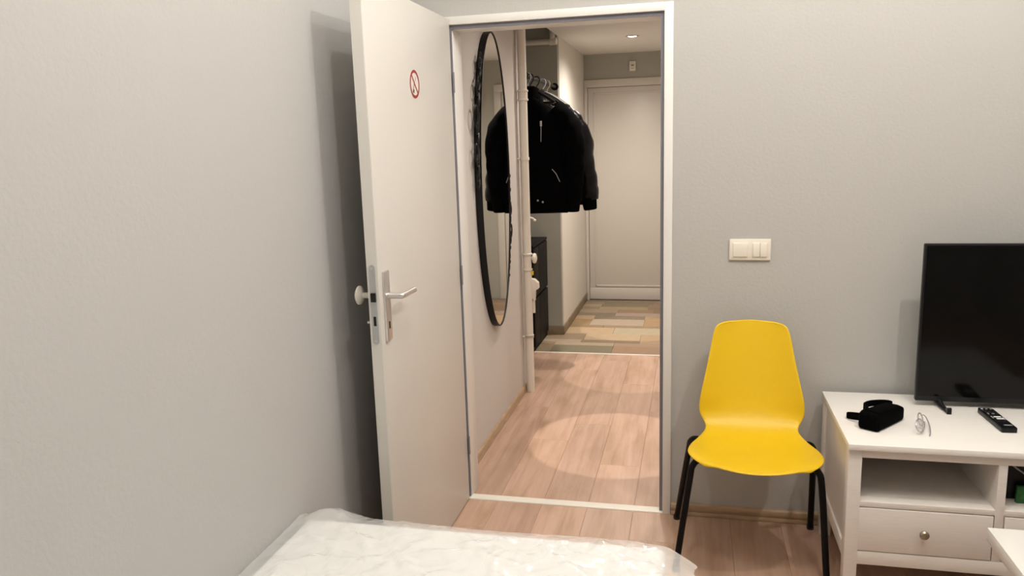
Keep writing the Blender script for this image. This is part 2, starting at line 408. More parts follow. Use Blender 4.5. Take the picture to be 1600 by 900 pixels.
# bedroom ceiling lamp (outside the frame, gives the room its light)
t = tag(empty('ceiling_lamp', (1.40, -1.40, ZC)), 'four-armed ceiling lamp above the bed and chair, outside the photograph', 'lamp')
obj('ceiling_plate', lathe(new(), [(.07, -.025), (.07, 0)], 24, Matrix.Translation((1.40, -1.40, ZC))), 'aluminium', t)
for (x, y, z), bw in zip(BED_BULBS, BED_W):
    obj('arm', tube(new(), smooth_path([(1.40, -1.40, ZC - .03), ((1.40 + x) / 2, (-1.40 + y) / 2, ZC - .06), (x, y, ZC - .04), (x, y, z + .07)]), .007), 'aluminium', t, True)
    obj('socket', lathe(new(), [(.02, z + .04), (.022, z + .09), (.012, z + .10)], 16, Matrix.Translation((x, y, 0))), 'aluminium', t, True)
    lamp('bulb_lamp', 'POINT', (x - 1.40, y + 1.40, z - ZC - .02), bw, (1, .955, .905), t, .02)
    b_ = new(); lathe(b_, [(.012, z + .045), (.028, z + .03), (.032, z + .018), (.022, z + .012)], 16, Matrix.Translation((x, y, 0)))
    obj('bulb', b_, 'bulb_warm', t, True)

# ------------------------------------------------------------------ open bedroom door
DX0, DX1, DY = -.028, .012, -.868     # back face, visible face, latch edge
d = struct(empty('door_1', (0, 0, 0)), 'open white flush door with lever handle, swung against the left wall')
bx('door_leaf', (DX0, DX1, DY, -.014, .008, 2.022), 'lacquer', d, .003)
bx('edge_band', (DX0 + .002, DX1 - .002, DY - .0012, DY + .001, .01, 2.02), 'lacquer_edge', d)
# lock plate on the latch edge
def stadium(w, z0, z1, n=8):
    r = w / 2; P = []
    for k in range(n + 1): a = PI * k / n; P.append((r * math.cos(a), z1 - r + r * math.sin(a)))
    for k in range(n + 1): a = PI + PI * k / n; P.append((r * math.cos(a), z0 + r + r * math.sin(a)))
    return P
xe = (DX0 + DX1) / 2
lp = obj('lock_plate', prism(new(), [(xe + a, b_) for a, b_ in stadium(.021, .925, 1.178)], DY - .0035, DY - .001, 'y'), 'steel_plate', d)
bx('latch', (xe - .007, xe + .008, DY - .010, DY - .003, 1.062, 1.090), 'dark_hole', d)
bx('bolt_hole', (xe - .004, xe + .005, DY - .0042, DY - .003, .985, 1.015), 'dark_hole', d)
for z in (.937, 1.166): obj('screw', lathe(new(), [(.004, 0), (.004, .0012), (.002, .0018)], 12, Matrix.Translation((xe, DY - .0035, z)) @ Matrix.Rotation(PI / 2, 4, 'X')), 'aluminium', d, True)
# handle plate and lever on the visible face
hy = DY + .045
bx('handle_plate', (DX1, DX1 + .009, hy - .021, hy + .021, .928, 1.152), 'aluminium', d, .003)
obj('lever', tube(new(), smooth_path([(DX1 + .005, hy, 1.073), (DX1 + .048, hy + .001, 1.073), (DX1 + .056, hy + .012, 1.073), (DX1 + .054, hy + .06, 1.072), (DX1 + .052, hy + .122, 1.071)], 8), .0095, 14), 'aluminium', d, True)
bx('keyhole', (DX1 + .0085, DX1 + .0098, hy - .004, hy + .004, .967, .990), 'dark_hole', d)
# round knob on the far side
KM = Matrix.Translation((DX0, hy, 1.073)) @ Matrix.Rotation(-PI / 2, 4, 'Y')
obj('back_plate', box(new(), DX0 - .008, DX0, hy - .02, hy + .02, .945, 1.17, bev=.003), 'aluminium', d, True)
obj('knob', lathe(new(), [(.010, 0), (.009, .036), (.022, .039), (.030, .045), (.030, .050), (.020, .056), (.004, .058)], 28, KM), 'cream_plastic', d, True)
obj('key_stub', tube(new(), [(DX0 - .002, hy, .985), (DX0 - .026, hy, .985)], .005, 8), 'aluminium', d, True)
for z in (.25, 1.0, 1.78): obj('hinge', tube(new(), [(DX1 + .006, -.008, z - .04), (DX1 + .006, -.008, z + .04)], .0045, 12), 'gasket', d, True)

# no-smoking sticker on the door
sy, sz, sr = -.452, 1.745, .048
st = tag(empty('no_smoking_sticker', (DX1, sy, sz)), 'round red and white no-smoking sticker on the open white door', 'sticker')
SM = Matrix.Translation((DX1, sy, sz)) @ Matrix.Rotation(PI / 2, 4, 'Y')
obj('disc', lathe(new(), [(sr, 0), (sr, .0006)], 40, SM), 'sticker_white', st)
b_ = new(); t_ = bmesh.new(); n = 40
ro = [t_.verts.new((DX1 + .0011, sy + sr * math.cos(2 * PI * k / n), sz + sr * math.sin(2 * PI * k / n))) for k in range(n)]
ri = [t_.verts.new((DX1 + .0011, sy + sr * .80 * math.cos(2 * PI * k / n), sz + sr * .80 * math.sin(2 * PI * k / n))) for k in range(n)]
for k in range(n): t_.faces.new((ro[k], ro[(k + 1) % n], ri[(k + 1) % n], ri[k]))
merge(b_, t_); obj('red_ring', b_, 'red_print', st)
def quad_on_door(a, b2, wd, x, name, m):
    (ya, za), (yb2, zb) = a, b2; dy, dz = yb2 - ya, zb - za; L = math.hypot(dy, dz); ny, nz = -dz / L * wd / 2, dy / L * wd / 2
    q = bmesh.new(); q.faces.new([q.verts.new((x, ya + ny, za + nz)), q.verts.new((x, yb2 + ny, zb + nz)), q.verts.new((x, yb2 - ny, zb - nz)), q.verts.new((x, ya - ny, za - nz))])
    b3 = new(); merge(b3, q); return obj(name, b3, m, st)
quad_on_door((sy - .020, sz - .028), (sy - .002, sz + .006), .008, DX1 + .0009, 'cigarette', 'grey_print')
quad_on_door((sy - .014, sz - .030), (sy - .010, sz - .018), .010, DX1 + .0010, 'ember', 'black_rubber')
quad_on_door((sy + .004, sz + .008), (sy + .016, sz + .026), .004, DX1 + .0009, 'smoke', 'grey_print')
quad_on_door((sy - .028, sz + .029), (sy + .028, sz - .029), .007, DX1 + .0013, 'red_bar', 'red_print')

# light switch
t = tag(empty('light_switch', (1.168, 0, 1.107)), 'cream double light switch on the grey wall above the yellow chair', 'light switch')
bx('plate', (1.092, 1.245, -.010, 0, 1.066, 1.148), 'switch_plastic', t, .0045)
bx('rocker', (1.106, 1.160, -.016, -.008, 1.080, 1.134), 'switch_plastic', t, .003)
bx('rocker', (1.178, 1.2045, -.016, -.008, 1.080, 1.134), 'switch_plastic', t, .003)
bx('rocker', (1.2055, 1.232, -.016, -.008, 1.080, 1.134), 'switch_plastic', t, .003)

# ------------------------------------------------------------------ oval mirror with scrolls
mc = (-.067, .845, 1.335); ma, mb = .298, .752
t = tag(empty('oval_mirror', mc), 'tall oval mirror with black scrollwork frame on the hallway wall', 'mirror')
def ell(y_a, z_b, th): return (mc[1] + y_a * math.cos(th), mc[2] + z_b * math.sin(th))
n = 72
b_ = new(); pr = []
for k in range(n):
    th = 2 * PI * k / n; ring = []
    for (dr, dx) in ((0, .002), (0, .034), (-.003, .036), (-.007, .035), (-.009, .030), (-.009, .002)):
        y, z = ell(ma + dr, mb + dr, th); ring.append((mc[0] + dx, y, z))
    pr.append(ring)
pr.append(pr[0]); R_ = [[b_.verts.new(p) for p in ring] for ring in pr[:-1]]
for i in range(n):
    A, B = R_[i], R_[(i + 1) % n]
    for k in range(6): b_.faces.new((A[k], A[(k + 1) % 6], B[(k + 1) % 6], B[k]))
obj('frame', b_, 'black_metal', t, True)
b_ = new(); b_.faces.new([b_.verts.new((mc[0] + .031, *ell(ma - .008, mb - .008, 2 * PI * k / n))) for k in range(n)])
b_.faces.new([b_.verts.new((mc[0] + .004, *ell(ma - .008, mb - .008, -2 * PI * k / n))) for k in range(n)])
obj('glass', b_, 'mirror_glass', t)
def scroll(th, size, flip, name='scroll'):
    y, z = ell(ma, mb, th); e = .01
    y2, z2 = ell(ma, mb, th + e); tv = Vector((0, y2 - y, z2 - z)).normalized(); nv = Vector((0, y - mc[1], (z - mc[2]) * .3)).normalized()
    pts = []
    for k in range(26):
        a = k / 25 * 2.6 * PI; r = size * (1 - .75 * k / 25)
        pts.append(Vector((mc[0] + .026, y, z)) + nv * (size * .78 - r * math.cos(a) * .8) + tv * flip * (r * math.sin(a) * 1.25 + size * .6 * k / 25))
    return obj(name, tube(new(), pts, .0042, 7), 'black_metal', t, True)
def leaf(th, size):
    y, z = ell(ma + .004, mb + .004, th); tv = Vector((0, -math.sin(th) * ma, math.cos(th) * mb)).normalized(); nv = Vector((0, math.cos(th), math.sin(th) * .4)).normalized()
    o0 = Vector((mc[0] + .026, y, z)); b_ = new()
    tube(b_, [o0 - tv * size, o0 - tv * size * .3 + nv * .012, o0 + nv * .020 + tv * size * .4, o0 + nv * .012 + tv * size], [.003, .009, .008, .002], 7)
    return obj('leaf_ornament', b_, 'black_metal', t, True)
for th, s_, f in [(2.22, .030, 1), (2.33, .036, -1), (2.44, .034, 1), (2.54, .046, -1), (2.68, .066, 1), (2.80, .036, -1), (2.91, .054, 1), (3.0, .034, -1), (3.08, .026, 1)]:
    scroll(th, s_, f); leaf(th + .05, s_)
for th, s_, f in [(-.02, .020, 1), (-.12, .022, -1), (-.23, .040, 1), (-.34, .050, -1), (-.45, .036, 1), (-.56, .024, -1), (-.68, .022, 1), (-.8, .018, 1)]:
    scroll(th, s_, f); leaf(th + .05, s_ * .8)

# ------------------------------------------------------------------ white pipe
px_, py_, pr_ = -.030, 1.53, .0255
t = tag(empty('drain_pipe', (px_, py_, 0)), 'white floor-to-ceiling pipe with collars beside the oval mirror', 'pipe')
obj('pipe', tube(new(), [(px_, py_, 0), (px_, py_, HALL_Z)], pr_, 24), 'pipe_white', t, True)
for z, h, dr in [(1.837, .008, .007), (1.786, .008, .007), (.869, .007, .006), (.774, .007, .006), (.354, .012, .004)]:
    obj('collar', lathe(new(), [(pr_ + .001, z - h), (pr_ + dr, z - h * .6), (pr_ + dr, z + h * .6), (pr_ + .001, z + h)], 24, Matrix.Translation((px_, py_, 0))), 'pipe_white', t, True)
obj('sleeve', lathe(new(), [(pr_ + .003, 1.786), (pr_ + .003, 1.837)], 24, Matrix.Translation((px_, py_, 0))), 'pipe_white', t, True)
for z in (1.444, .354):
    b_ = new(); lathe(b_, [(pr_ + .004, z - .009), (pr_ + .004, z + .009)], 24, Matrix.Translation((px_, py_, 0)))
    tube(b_, [(px_ - .02, py_ - .012, z), (-.069, py_ - .018, z)], .006, 8)
    obj('clamp', b_, 'pipe_white', t, True)
# meter / valve at the pipe
t = tag(empty('water_valve', (px_ + .05, py_ + .03, .80)), 'white round valve knob with yellow tag on the white pipe', 'valve')
VM = Matrix.Translation((px_ + .018, py_ + .01, .842)) @ Matrix.Rotation(PI / 2, 4, 'Y')
obj('knob', lathe(new(), [(.010, 0), (.012, .012), (.028, .016), (.032, .024), (.029, .034), (.012, .040)], 20, VM), 'pipe_white', t, True)
bx('tag', (px_ + .024, px_ + .036, py_ - .006, py_ + .012, .738, .764), 'yellow_plastic', t, .003)
t = tag(empty('meter_housing', (px_ + .04, py_ + .03, .66)), 'small white plastic meter below the valve beside the pipe', 'meter')
obj('body', prism(new(), [(px_ + .018, .60), (px_ + .040, .575), (px_ + .044, .64), (px_ + .066, .655), (px_ + .064, .690), (px_ + .040, .712), (px_ + .018, .715)], py_ - .005, py_ + .04, 'y', bev=.003), 'pipe_white', t, True)
obj('outlet', tube(new(), [(px_ + .030, py_ + .015, .58), (px_ + .030, py_ + .015, .50)], .010, 12), 'pipe_white', t, True)
t = tag(empty('wall_hook', (px_ + .03, py_ + .02, 1.10)), 'small white hook sticking out behind the pipe under the coats', 'hook')
obj('stem', tube(new(), smooth_path([(px_ + .02, py_ + .012, 1.09), (px_ + .038, py_ + .014, 1.085), (px_ + .05, py_ + .016, 1.075)]), .006, 10), 'pipe_white', t, True)
obj('tip', lathe(new(), [(.003, -.008), (.009, -.003), (.009, .003), (.003, .008)], 12, Matrix.Translation((px_ + .05, py_ + .016, 1.073))), 'pipe_white', t, True)
# high pipe in the alcove
t = tag(empty('ceiling_pipe', (-.3, 2.96, 2.29)), 'horizontal white pipe with elbow high in the coat alcove', 'pipe')
obj('run', tube(new(), [(-.60, 2.955, 2.285), (-.085, 2.955, 2.285)], .021, 16), 'pipe_white', t, True)
obj('riser', tube(new(), [(-.095, 2.955, 2.285), (-.095, 2.955, 2.46)], .021, 16), 'pipe_white', t, True)
obj('elbow', lathe(new(), [(.012, -.032), (.027, -.026), (.027, .026), (.012, .032)], 16, Matrix.Translation((-.09, 2.955, 2.285)) @ Matrix.Rotation(PI / 2, 4, 'Y')), 'pipe_white', t, True)

# ------------------------------------------------------------------ coat rail, hangers and jackets
RX, RZ = -.09, 1.955
t = tag(empty('coat_rail', (RX, 2.3, RZ)), 'dark metal clothes rail running along the alcove above the jackets', 'rail')
obj('rod', tube(new(), [(RX, 1.60, RZ), (RX, 3.0, RZ)], .011, 14), 'black_metal', t, True)
for y in (1.604, 2.996): obj('flange', lathe(new(), [(.028, -.004), (.028, .004)], 16, Matrix.Translation((RX, y, RZ)) @ Matrix.Rotation(PI / 2, 4, 'X')), 'black_metal', t, True)

def hanger(y, m, label, tilt=0, wide=.2, drop=.0):
    h = tag(empty('coat_hanger', (RX, y, RZ)), label, 'hanger', 'hangers on the coat rail')
    pts = [(.0, 0, -.075 - drop), (0, 0, -.045 - drop), (.016, 0, -.022), (.0215, 0, 0), (.014, 0, .017), (0, 0, .0215), (-.014, 0, .017), (-.0215, 0, -.004)]
    a = obj('hook', tube(new(), smooth_path(pts), .004, 8), m, h, True); a.matrix_parent_inverse = Matrix()
    sh = smooth_path([(-wide, 0, -.17), (-wide * .55, 0, -.115), (-.03, 0, -.078), (0, 0, -.072), (.03, 0, -.078), (wide * .55, 0, -.115), (wide, 0, -.17)])
    a = obj('shoulder_bar', tube(new(), sh, .009, 8), m, h, True); a.matrix_parent_inverse = Matrix()
    a = obj('trouser_bar', tube(new(), [(-wide, 0, -.172), (wide, 0, -.172)], .006, 8), m, h, True); a.matrix_parent_inverse = Matrix()
    h.rotation_euler.z = tilt
    return h

def jacket(y, cx, spread, elbow, m, label, sleeve_m, depth=.085, hem=1.095, top=1.835, puffy=0, shoulder=.225):
    j = tag(empty('jacket', (cx, y, hem)), label, 'jacket', 'dark jackets on the coat rail')
    def ring(z, a, b2, n=28, amp=0):
        out = []
        for k in range(n):
            th = 2 * PI * k / n; c, s = math.cos(th), math.sin(th)
            rx = a * math.copysign(abs(c) ** .75, c); ry = b2 * math.copysign(abs(s) ** .8, s)
            f = 1 + amp * math.sin(th * 5 + z * 17)
            out.append((cx + rx * f, y + ry * f, z + .006 * math.sin(th * 3 + y * 9)))
        return out
    prof = [(hem, .262, depth * .8), (hem + .03, .272, depth * .9), (hem + .10, .280, depth), (hem + .25, .268, depth * 1.05), (hem + .42, .252, depth), (hem + .56, shoulder + .012, depth * .9),
            (top - .13, shoulder, depth * .8), (top - .075, shoulder - .05, depth * .72), (top - .035, .115, depth * .68), (top - .01, .078, depth * .66), (top + .02, .070, depth * .62), (top + .045, .074, depth * .66)]
    dense = []
    for (za, aa, ba), (zb, ab, bb) in zip(prof, prof[1:]):
        ns = max(1, int((zb - za) / .03))
        dense += [(za + (zb - za) * q / ns, aa + (ab - aa) * q / ns, ba + (bb - ba) * q / ns) for q in range(ns)]
    bb_ = loft(new(), [ring(z, a, b2, amp=.02) for z, a, b2 in dense + [prof[-1]]])
    for v in bb_.verts:
        q_ = noise.noise_vector(Vector((v.co.x * 9, v.co.y * 9, v.co.z * 4.5))); v.co += Vector((q_.x * .4, q_.y, 0)) * .014
    obj('body', bb_, m, j, True, 60)
    for s in (-1, 1):
        k = spread if s > 0 else spread * .92
        path = smooth_path([(cx + s * (shoulder - .05), y, top - .085), (cx + s * (shoulder + .02), y, top - .15), (cx + s * (elbow * .5 + shoulder * .5 + .03), y - .01, top - .26), (cx + s * elbow, y - .015, top - .40), (cx + s * (elbow * .35 + k * .65), y - .012, hem + .18), (cx + s * k, y - .01, hem + .055)], 7)
        N = len(path); rs = []
        for i in range(N):
            q = i / (N - 1); r = .062 + .022 * math.sin(min(1, q * 2.2) * PI * .5) - .034 * max(0, q - .35)
            if puffy: r += puffy * abs(math.sin(q * 22))
            rs.append(r)
        b3 = tube(new(), path, rs, 16)
        for v in b3.verts:
            v.co.y = y + (v.co.y - y) * .8
            q_ = noise.noise_vector(v.co * 14); v.co += Vector((q_.x, q_.y, 0)) * .011
        obj('sleeve', b3, sleeve_m, j, True, 60)
        a_ = path[-1]; dirv = (path[-1] - path[-2]).normalized()
        obj('cuff', tube(new(), [a_ - dirv * .015, a_ + dirv * .005, a_ + dirv * .06, a_ + dirv * .065], [.052, .050, .044, .038], 16), 'black_fabric', j, True)
    # waistband and collar
    obj('waistband', loft(new(), [ring(hem - .012, .258, depth * .82), ring(hem + .0, .268, depth * .9), ring(hem + .04, .270, depth * .95), ring(hem + .048, .262, depth * .85)]), 'black_fabric', j, True, 60)
    obj('collar', loft(new(), [ring(top - .01, .085, depth * .72), ring(top + .05, .088, depth * .78), ring(top + .055, .078, depth * .66)]), m, j, True, 60)
    return j
jk = jacket(1.88, -.088, .292, .296, 'black_fabric', 'black zipped jacket hanging nearest the pipe, with chest zip', 'black_fabric', hem=1.105, top=1.825)
yz = 1.88 - .094
obj('front_zip', tube(new(), [(-.088, yz - .006, 1.11), (-.088, yz - .009, 1.4), (-.088, yz - .002, 1.62), (-.088, yz + .018, 1.79)], .003, 6), 'grey_print', jk)
obj('chest_zip', tube(new(), [(.024, yz - .003, 1.54), (.026, yz + .004, 1.655)], .0022, 6), 'grey_print', jk)
bx('zip_puller', (.020, .032, yz - .004, yz + .003, 1.635, 1.668), 'steel_plate', jk, .001)
obj('pocket_zip', tube(new(), [(.090, yz + .0, 1.37), (.115, yz + .003, 1.34), (.137, yz + .008, 1.29)], .0025, 6), 'grey_print', jk)
for q in ((-.006, 1.175), (.026, 1.165)): obj('snap', lathe(new(), [(.007, 0), (.005, .003)], 12, Matrix.Translation((q[0], yz + .001, q[1])) @ Matrix.Rotation(PI / 2, 4, 'X')), 'steel_plate', jk)
jacket(2.06, -.085, .372, .330, 'black_nylon', 'glossy black padded jacket hanging behind the zipped one', 'black_nylon', puffy=.006, hem=1.10, top=1.82)
jacket(2.27, -.12, .33, .31, 'black_fabric', 'third dark jacket deepest on the coat rail', 'black_fabric', hem=1.12, top=1.81)
for y, mm, lb in [(1.88, 'black_metal', 'black hanger holding the zipped jacket nearest the pipe'), (1.97, 'hanger_grey', 'empty grey hanger between the front two jackets'), (2.06, 'black_metal', 'black hanger holding the glossy padded jacket'), (2.27, 'black_metal', 'black hanger holding the third jacket'), (2.50, 'hanger_blue', 'pale blue empty hanger towards the far end of the rail'), (2.66, 'hanger_cream', 'cream empty hanger farthest along the rail')]:
    hanger(y, mm, lb, random.uniform(-.12, .12), .17 if 'empty' in lb else .19)

# dark shoe cabinet
t = tag(empty('shoe_cabinet', (-.4, 2.65, 0)), 'dark brown shoe cabinet standing in the alcove under the jackets', 'cabinet')
CX, CY0, CY1, CZ = -.175, 2.42, 2.975, .80
bx('carcass', (-.58, CX - .014, CY0, CY1, 0.0, CZ - .018), 'dark_carcass', t, .002)
bx('top', (-.585, CX, CY0 - .004, CY1 + .003, CZ - .018, CZ), 'dark_carcass', t, .002)
for (ya, yb_, mm) in ((CY0 + .004, CY0 + .20, 'dark_carcass'), (CY0 + .206, CY1 - .004, 'dark_brown')):
    for (za, zb) in ((.04, .395), (.412, .775)):
        bx('door', (CX - .014, CX, ya, yb_, za, zb), mm, t, .003)

# ------------------------------------------------------------------ yellow chair
CC = 1.174
t = tag(empty('shell_chair', (CC, -.3, 0)), 'yellow plastic shell chair with black tube legs against the grey wall', 'chair')
rowsC = [(-.062, .846, .075), (-.063, .842, .108), (-.066, .832, .128), (-.071, .815, .139), (-.088, .755, .150), (-.108, .685, .163), (-.130, .610, .180), (-.146, .560, .190), (-.160, .520, .192),
         (-.176, .492, .184), (-.195, .470, .170), (-.218, .454, .163), (-.245, .444, .170), (-.280, .437, .194), (-.320, .433, .217), (-.360, .431, .227), (-.400, .432, .230), (-.440, .434, .222), (-.472, .435, .208), (-.490, .434, .196, .014), (-.502, .432, .182, .034), (-.508, .427, .170, .048)]
b_ = new(); grid = []; NT = 16
for i, (y, z, hw, *bulge) in enumerate(rowsC):
    r_ = []
    back = max(0, min(1, (z - .45) / .12)) if i < 12 else 0
    for k in range(NT + 1):
        u = -1 + 2 * k / NT; au = abs(u)
        dy = -(bulge[0] if bulge else 0) * (1 - u * u) - back * .045 * au ** 2.2 * (hw / .19)
        dz = (1 - back) * (.012 * au ** 2 - .010 * max(0, au - .8) / .2 * (1 if i > 12 else 0))
        r_.append(b_.verts.new((CC + hw * u, y + dy, z + dz)))
    grid.append(r_)
for A, B in zip(grid, grid[1:]):
    for k in range(NT): b_.faces.new((A[k], A[k + 1], B[k + 1], B[k]))
sh = obj('seat_shell', b_, 'yellow_plastic', t, True, 80)
md = sh.modifiers.new('thick', 'SOLIDIFY'); md.thickness = .008; md.offset = -1
md = sh.modifiers.new('sub', 'SUBSURF'); md.levels = 1; md.render_levels = 2
for s in (-1, 1):
    ff = (CC - .010 + s * .256, -.445, 0.006); fb = (CC - .012 + s * .258, -.045, .006)
    obj('leg', tube(new(), smooth_path([ff, (CC + s * .222, -.425, .33), (CC + s * .208, -.412, .395), (CC + s * .17, -.39, .412), (CC + s * .10, -.37, .414)], 8), .0115, 14), 'black_tube', t, True)
    obj('leg', tube(new(), smooth_path([fb, (CC + s * .228, -.17, .33), (CC + s * .214, -.215, .41), (CC + s * .17, -.245, .424), (CC + s * .10, -.26, .420)], 8), .0115, 14), 'black_tube', t, True)
    obj('side_rail', tube(new(), [(CC + s * .12, -.375, .413), (CC + s * .12, -.257, .420)], .009, 10), 'black_tube', t, True)
    for q in (ff, fb): obj('foot_cap', lathe(new(), [(.013, 0), (.0135, .010), (.0125, .018)], 14, Matrix.Translation((q[0], q[1], 0))), 'black_rubber', t, True)
for y, z in ((-.37, .414), (-.26, .420)): obj('cross_bar', tube(new(), [(CC - .12, y, z), (CC + .12, y, z)], .009, 10), 'black_tube', t, True)

# ------------------------------------------------------------------ TV bench
t = tag(empty('tv_bench', (2.1, -.3, 0)), 'white stained wooden television bench with drawers beside the yellow chair', 'tv bench')
X0, X1, YF, YK = 1.444, 2.775, -.565, -.045
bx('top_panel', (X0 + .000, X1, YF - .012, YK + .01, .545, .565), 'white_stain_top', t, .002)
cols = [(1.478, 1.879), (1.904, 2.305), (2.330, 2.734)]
for x in (X0 + .003, X1 - .044):
    for (ya, yb_) in ((YF, YF + .045), (YK - .045, YK)):
        bx('leg', (x, x + .041, ya, yb_, 0, .545), 'white_stain', t, .002)
for x in (X0 + .012, X1 - .026): bx('side_panel', (x, x + .014, YF + .045, YK - .045, .15, .545), 'white_stain', t)
bx('side_rail', (X0 + .005, X0 + .02, YF + .045, YK - .045, .15, .20), 'white_stain', t, .002)
bx('back_panel', (X0 + .03, X1 - .03, YK - .02, YK - .008, .15, .545), 'white_stain', t)
bx('top_rail', (1.478, 2.734, YF + .002, YF + .022, .517, .545), 'white_stain', t, .001)
bx('shelf', (1.476, 2.736, YF + .003, YK - .02, .350, .368), 'white_stain', t, .001)
bx('bottom_rail', (1.478, 2.734, YF + .002, YF + .022, .150, .196), 'white_stain', t, .001)
bx('bottom_panel', (1.478, 2.734, YF + .022, YK - .02, .165, .180), 'white_stain', t)
for x in (1.879, 2.305): bx('divider', (x, x + .025, YF + .002, YK - .02, .196, .517), 'white_stain', t, .001)
for (xa, xb) in cols:
    dr = bx('drawer', (xa + .003, xb - .003, YF + .001, YF + .020, .199, .347), 'white_stain', t, .0015)
    kb = obj('knob', lathe(new(), [(.006, 0), (.006, .010), (.0135, .014), (.0145, .020), (.011, .025), (.004, .026)], 20, Matrix.Translation(((xa + xb) / 2, YF + .001, .276)) @ Matrix.Rotation(PI / 2, 4, 'X')), 'brass_dull', t, True)
    kb.parent = dr; kb.matrix_parent_inverse = Matrix.Translation(-t.location) @ Matrix.Translation(t.location)

# things inside the bench
t = tag(empty('router_box', (2.02, -.36, .368)), 'black box in the open compartment of the television bench', 'box')
bx('body', (1.912, 2.14, -.47, -.22, .369, .50), 'tv_plastic', t, .004)
obj('cable', tube(new(), smooth_path([(1.93, -.475, .50), (1.97, -.49, .47), (2.02, -.485, .445), (2.10, -.48, .44)]), .003, 8), 'grey_print', t, True)
obj('indicator', lathe(new(), [(.0022, 0), (.0018, .0015)], 10, Matrix.Translation((1.917, -.470, .415)) @ Matrix.Rotation(PI / 2, 4, 'X')), 'white_print', t)
t = tag(empty('green_packet', (2.01, -.49, .368)), 'green printed packet leaning in front of the black box', 'packet')
bx('sleeve', (1.958, 2.07, -.500, -.485, .3685, .425), 'green_print', t, .002)
t['label'] = 'green printed packet in front of the black box in the bench'

# ------------------------------------------------------------------ television
t = tag(empty('television', (2.2, -.16, .565)), 'black flat-screen television standing on the white bench', 'television')
TX0, TX1, TY, TZ0, TZ1 = 1.737, 2.70, -.165, .584, 1.149
bx('casing', (TX0, TX1, TY, TY + .022, TZ0, TZ1), 'tv_plastic', t, .004)
bx('rear_housing', (TX0 + .12, TX1 - .12, TY + .02, TY + .065, TZ0 + .03, TZ0 + .33), 'tv_plastic', t, .01)
bx('screen', (TX0 + .007, TX1 - .007, TY - .0015, TY + .001, TZ0 + .020, TZ1 - .007), 'tv_screen', t)
for x in (1.815, 2.62):
    b_ = new(); tube(b_, [(x, TY + .012, TZ0 + .005), (x + .004, TY - .02, .574), (x + .010, TY - .072, .571)], [.012, .009, .006], 8)
    tube(b_, [(x, TY + .012, TZ0 + .005), (x + .002, TY + .05, .574), (x + .004, TY + .095, .571)], [.012, .009, .006], 8)
    prism(b_, [(TY - .082, .5655), (TY - .082, .585), (TY - .076, .588), (TY - .060, .580), (TY - .045, .5655)], x + .004, x + .018, 'x')
    obj('foot', b_, 'tv_plastic', t, True)

# remote control
t = tag(empty('remote_control', (1.952, -.30, .565)), 'black remote control lying on the white bench below the television', 'remote control')
t.rotation_euler.z = math.radians(0)
RM = Matrix.Translation((1.953, -.305, .5655)) @ Matrix.Rotation(math.radians(3), 4, 'Z')
b_ = new(); q = bmesh.new(); 
prism(b_, [(-.0225, -.100), (.0225, -.100), (.024, -.09), (.024, .09), (.021, .100), (-.021, .100), (-.024, .09), (-.024, -.09)], .0, .017, 'z', RM, .003)
obj('body', b_, 'tv_plastic', t, True)
def btn(x, y, wx, wy, m):
    b3 = new(); q = bmesh.new(); merge(b3, box(q, x - wx / 2, x + wx / 2, y - wy / 2, y + wy / 2, .0165, .0185, bev=.0006, seg=1), RM); return obj('button', b3, m, t)
for i, (x, y, a, b2, mm) in enumerate([(-.014, .085, .007, .005, 'white_print'), (0, .085, .007, .005, 'grey_print'), (.014, .085, .007, .005, 'grey_print'),
        (-.013, .055, .008, .006, 'black_rubber'), (0, .055, .008, .006, 'black_rubber'), (.013, .055, .008, .006, 'black_rubber'), (0.002, .035, .008, .006, 'grey_print'), (.014, .035, .008, .006, 'black_rubber'), (-.013, .035, .004, .012, 'grey_print'),
        (.003, .004, .022, .009, 'white_print'), (.005, -.014, .022, .009, 'white_print'), (-.014, 0, .004, .02, 'grey_print'), (.018, -.01, .004, .026, 'grey_print'), (-.010, -.04, .006, .014, 'black_rubber'), (.006, -.04, .006, .012, 'black_rubber'), (.004, -.075, .026, .005, 'grey_print')]):
    btn(x, y, a, b2, mm)

# black pouch with strap loops
t = tag(empty('black_pouch', (1.58, -.35, .565)), 'black fabric pouch with strap loops lying on the white bench', 'pouch')
ang = math.atan2(.145, .122)
PM = Matrix.Translation((1.551, -.468, .5655)) @ Matrix.Rotation(ang, 4, 'Z')
b_ = new()
prism(b_, [(0, 0), (.180, .004), (.192, .030), (.180, .075), (.03, .078), (-.006, .066)], 0, .058, 'z', PM, .010)
for v in b_.verts:
    l = PM.inverted() @ v.co
    if l.z > .03: v.co.z -= .010 * max(0, min(1, l.x / .19)) 
obj('body', b_, 'black_fabric', t, True, 60)
b_ = new(); q = bmesh.new(); prism(b_, [(.02, .008), (.165, .012), (.168, .062), (.03, .066)], .052, .062, 'z', PM, .004); 
for v in b_.verts:
    l = PM.inverted() @ v.co; v.co.z -= .009 * max(0, min(1, l.x / .19))
obj('flap', b_, 'black_fabric', t, True, 60)
def strap(pts, wd, th):
    b3 = new(); P = smooth_path(pts, 6); N = len(P); rings = []
    for i, p in enumerate(P):
        dv = (P[(i + 1) % N] - P[i - 1]); dv.z = 0; dv.normalize(); nv = Vector((-dv.y, dv.x, 0))
        rings.append([p - nv * th + Vector((0, 0, -wd / 2)), p + nv * th + Vector((0, 0, -wd / 2)), p + nv * th + Vector((0, 0, wd / 2)), p - nv * th + Vector((0, 0, wd / 2))])
    return loft(b3, rings)
obj('strap', strap([(1.560, -.375, .600), (1.545, -.33, .597), (1.545, -.275, .592), (1.575, -.235, .590), (1.615, -.240, .596), (1.632, -.275, .604), (1.625, -.31, .606)], .022, .002), 'black_fabric', t, True)
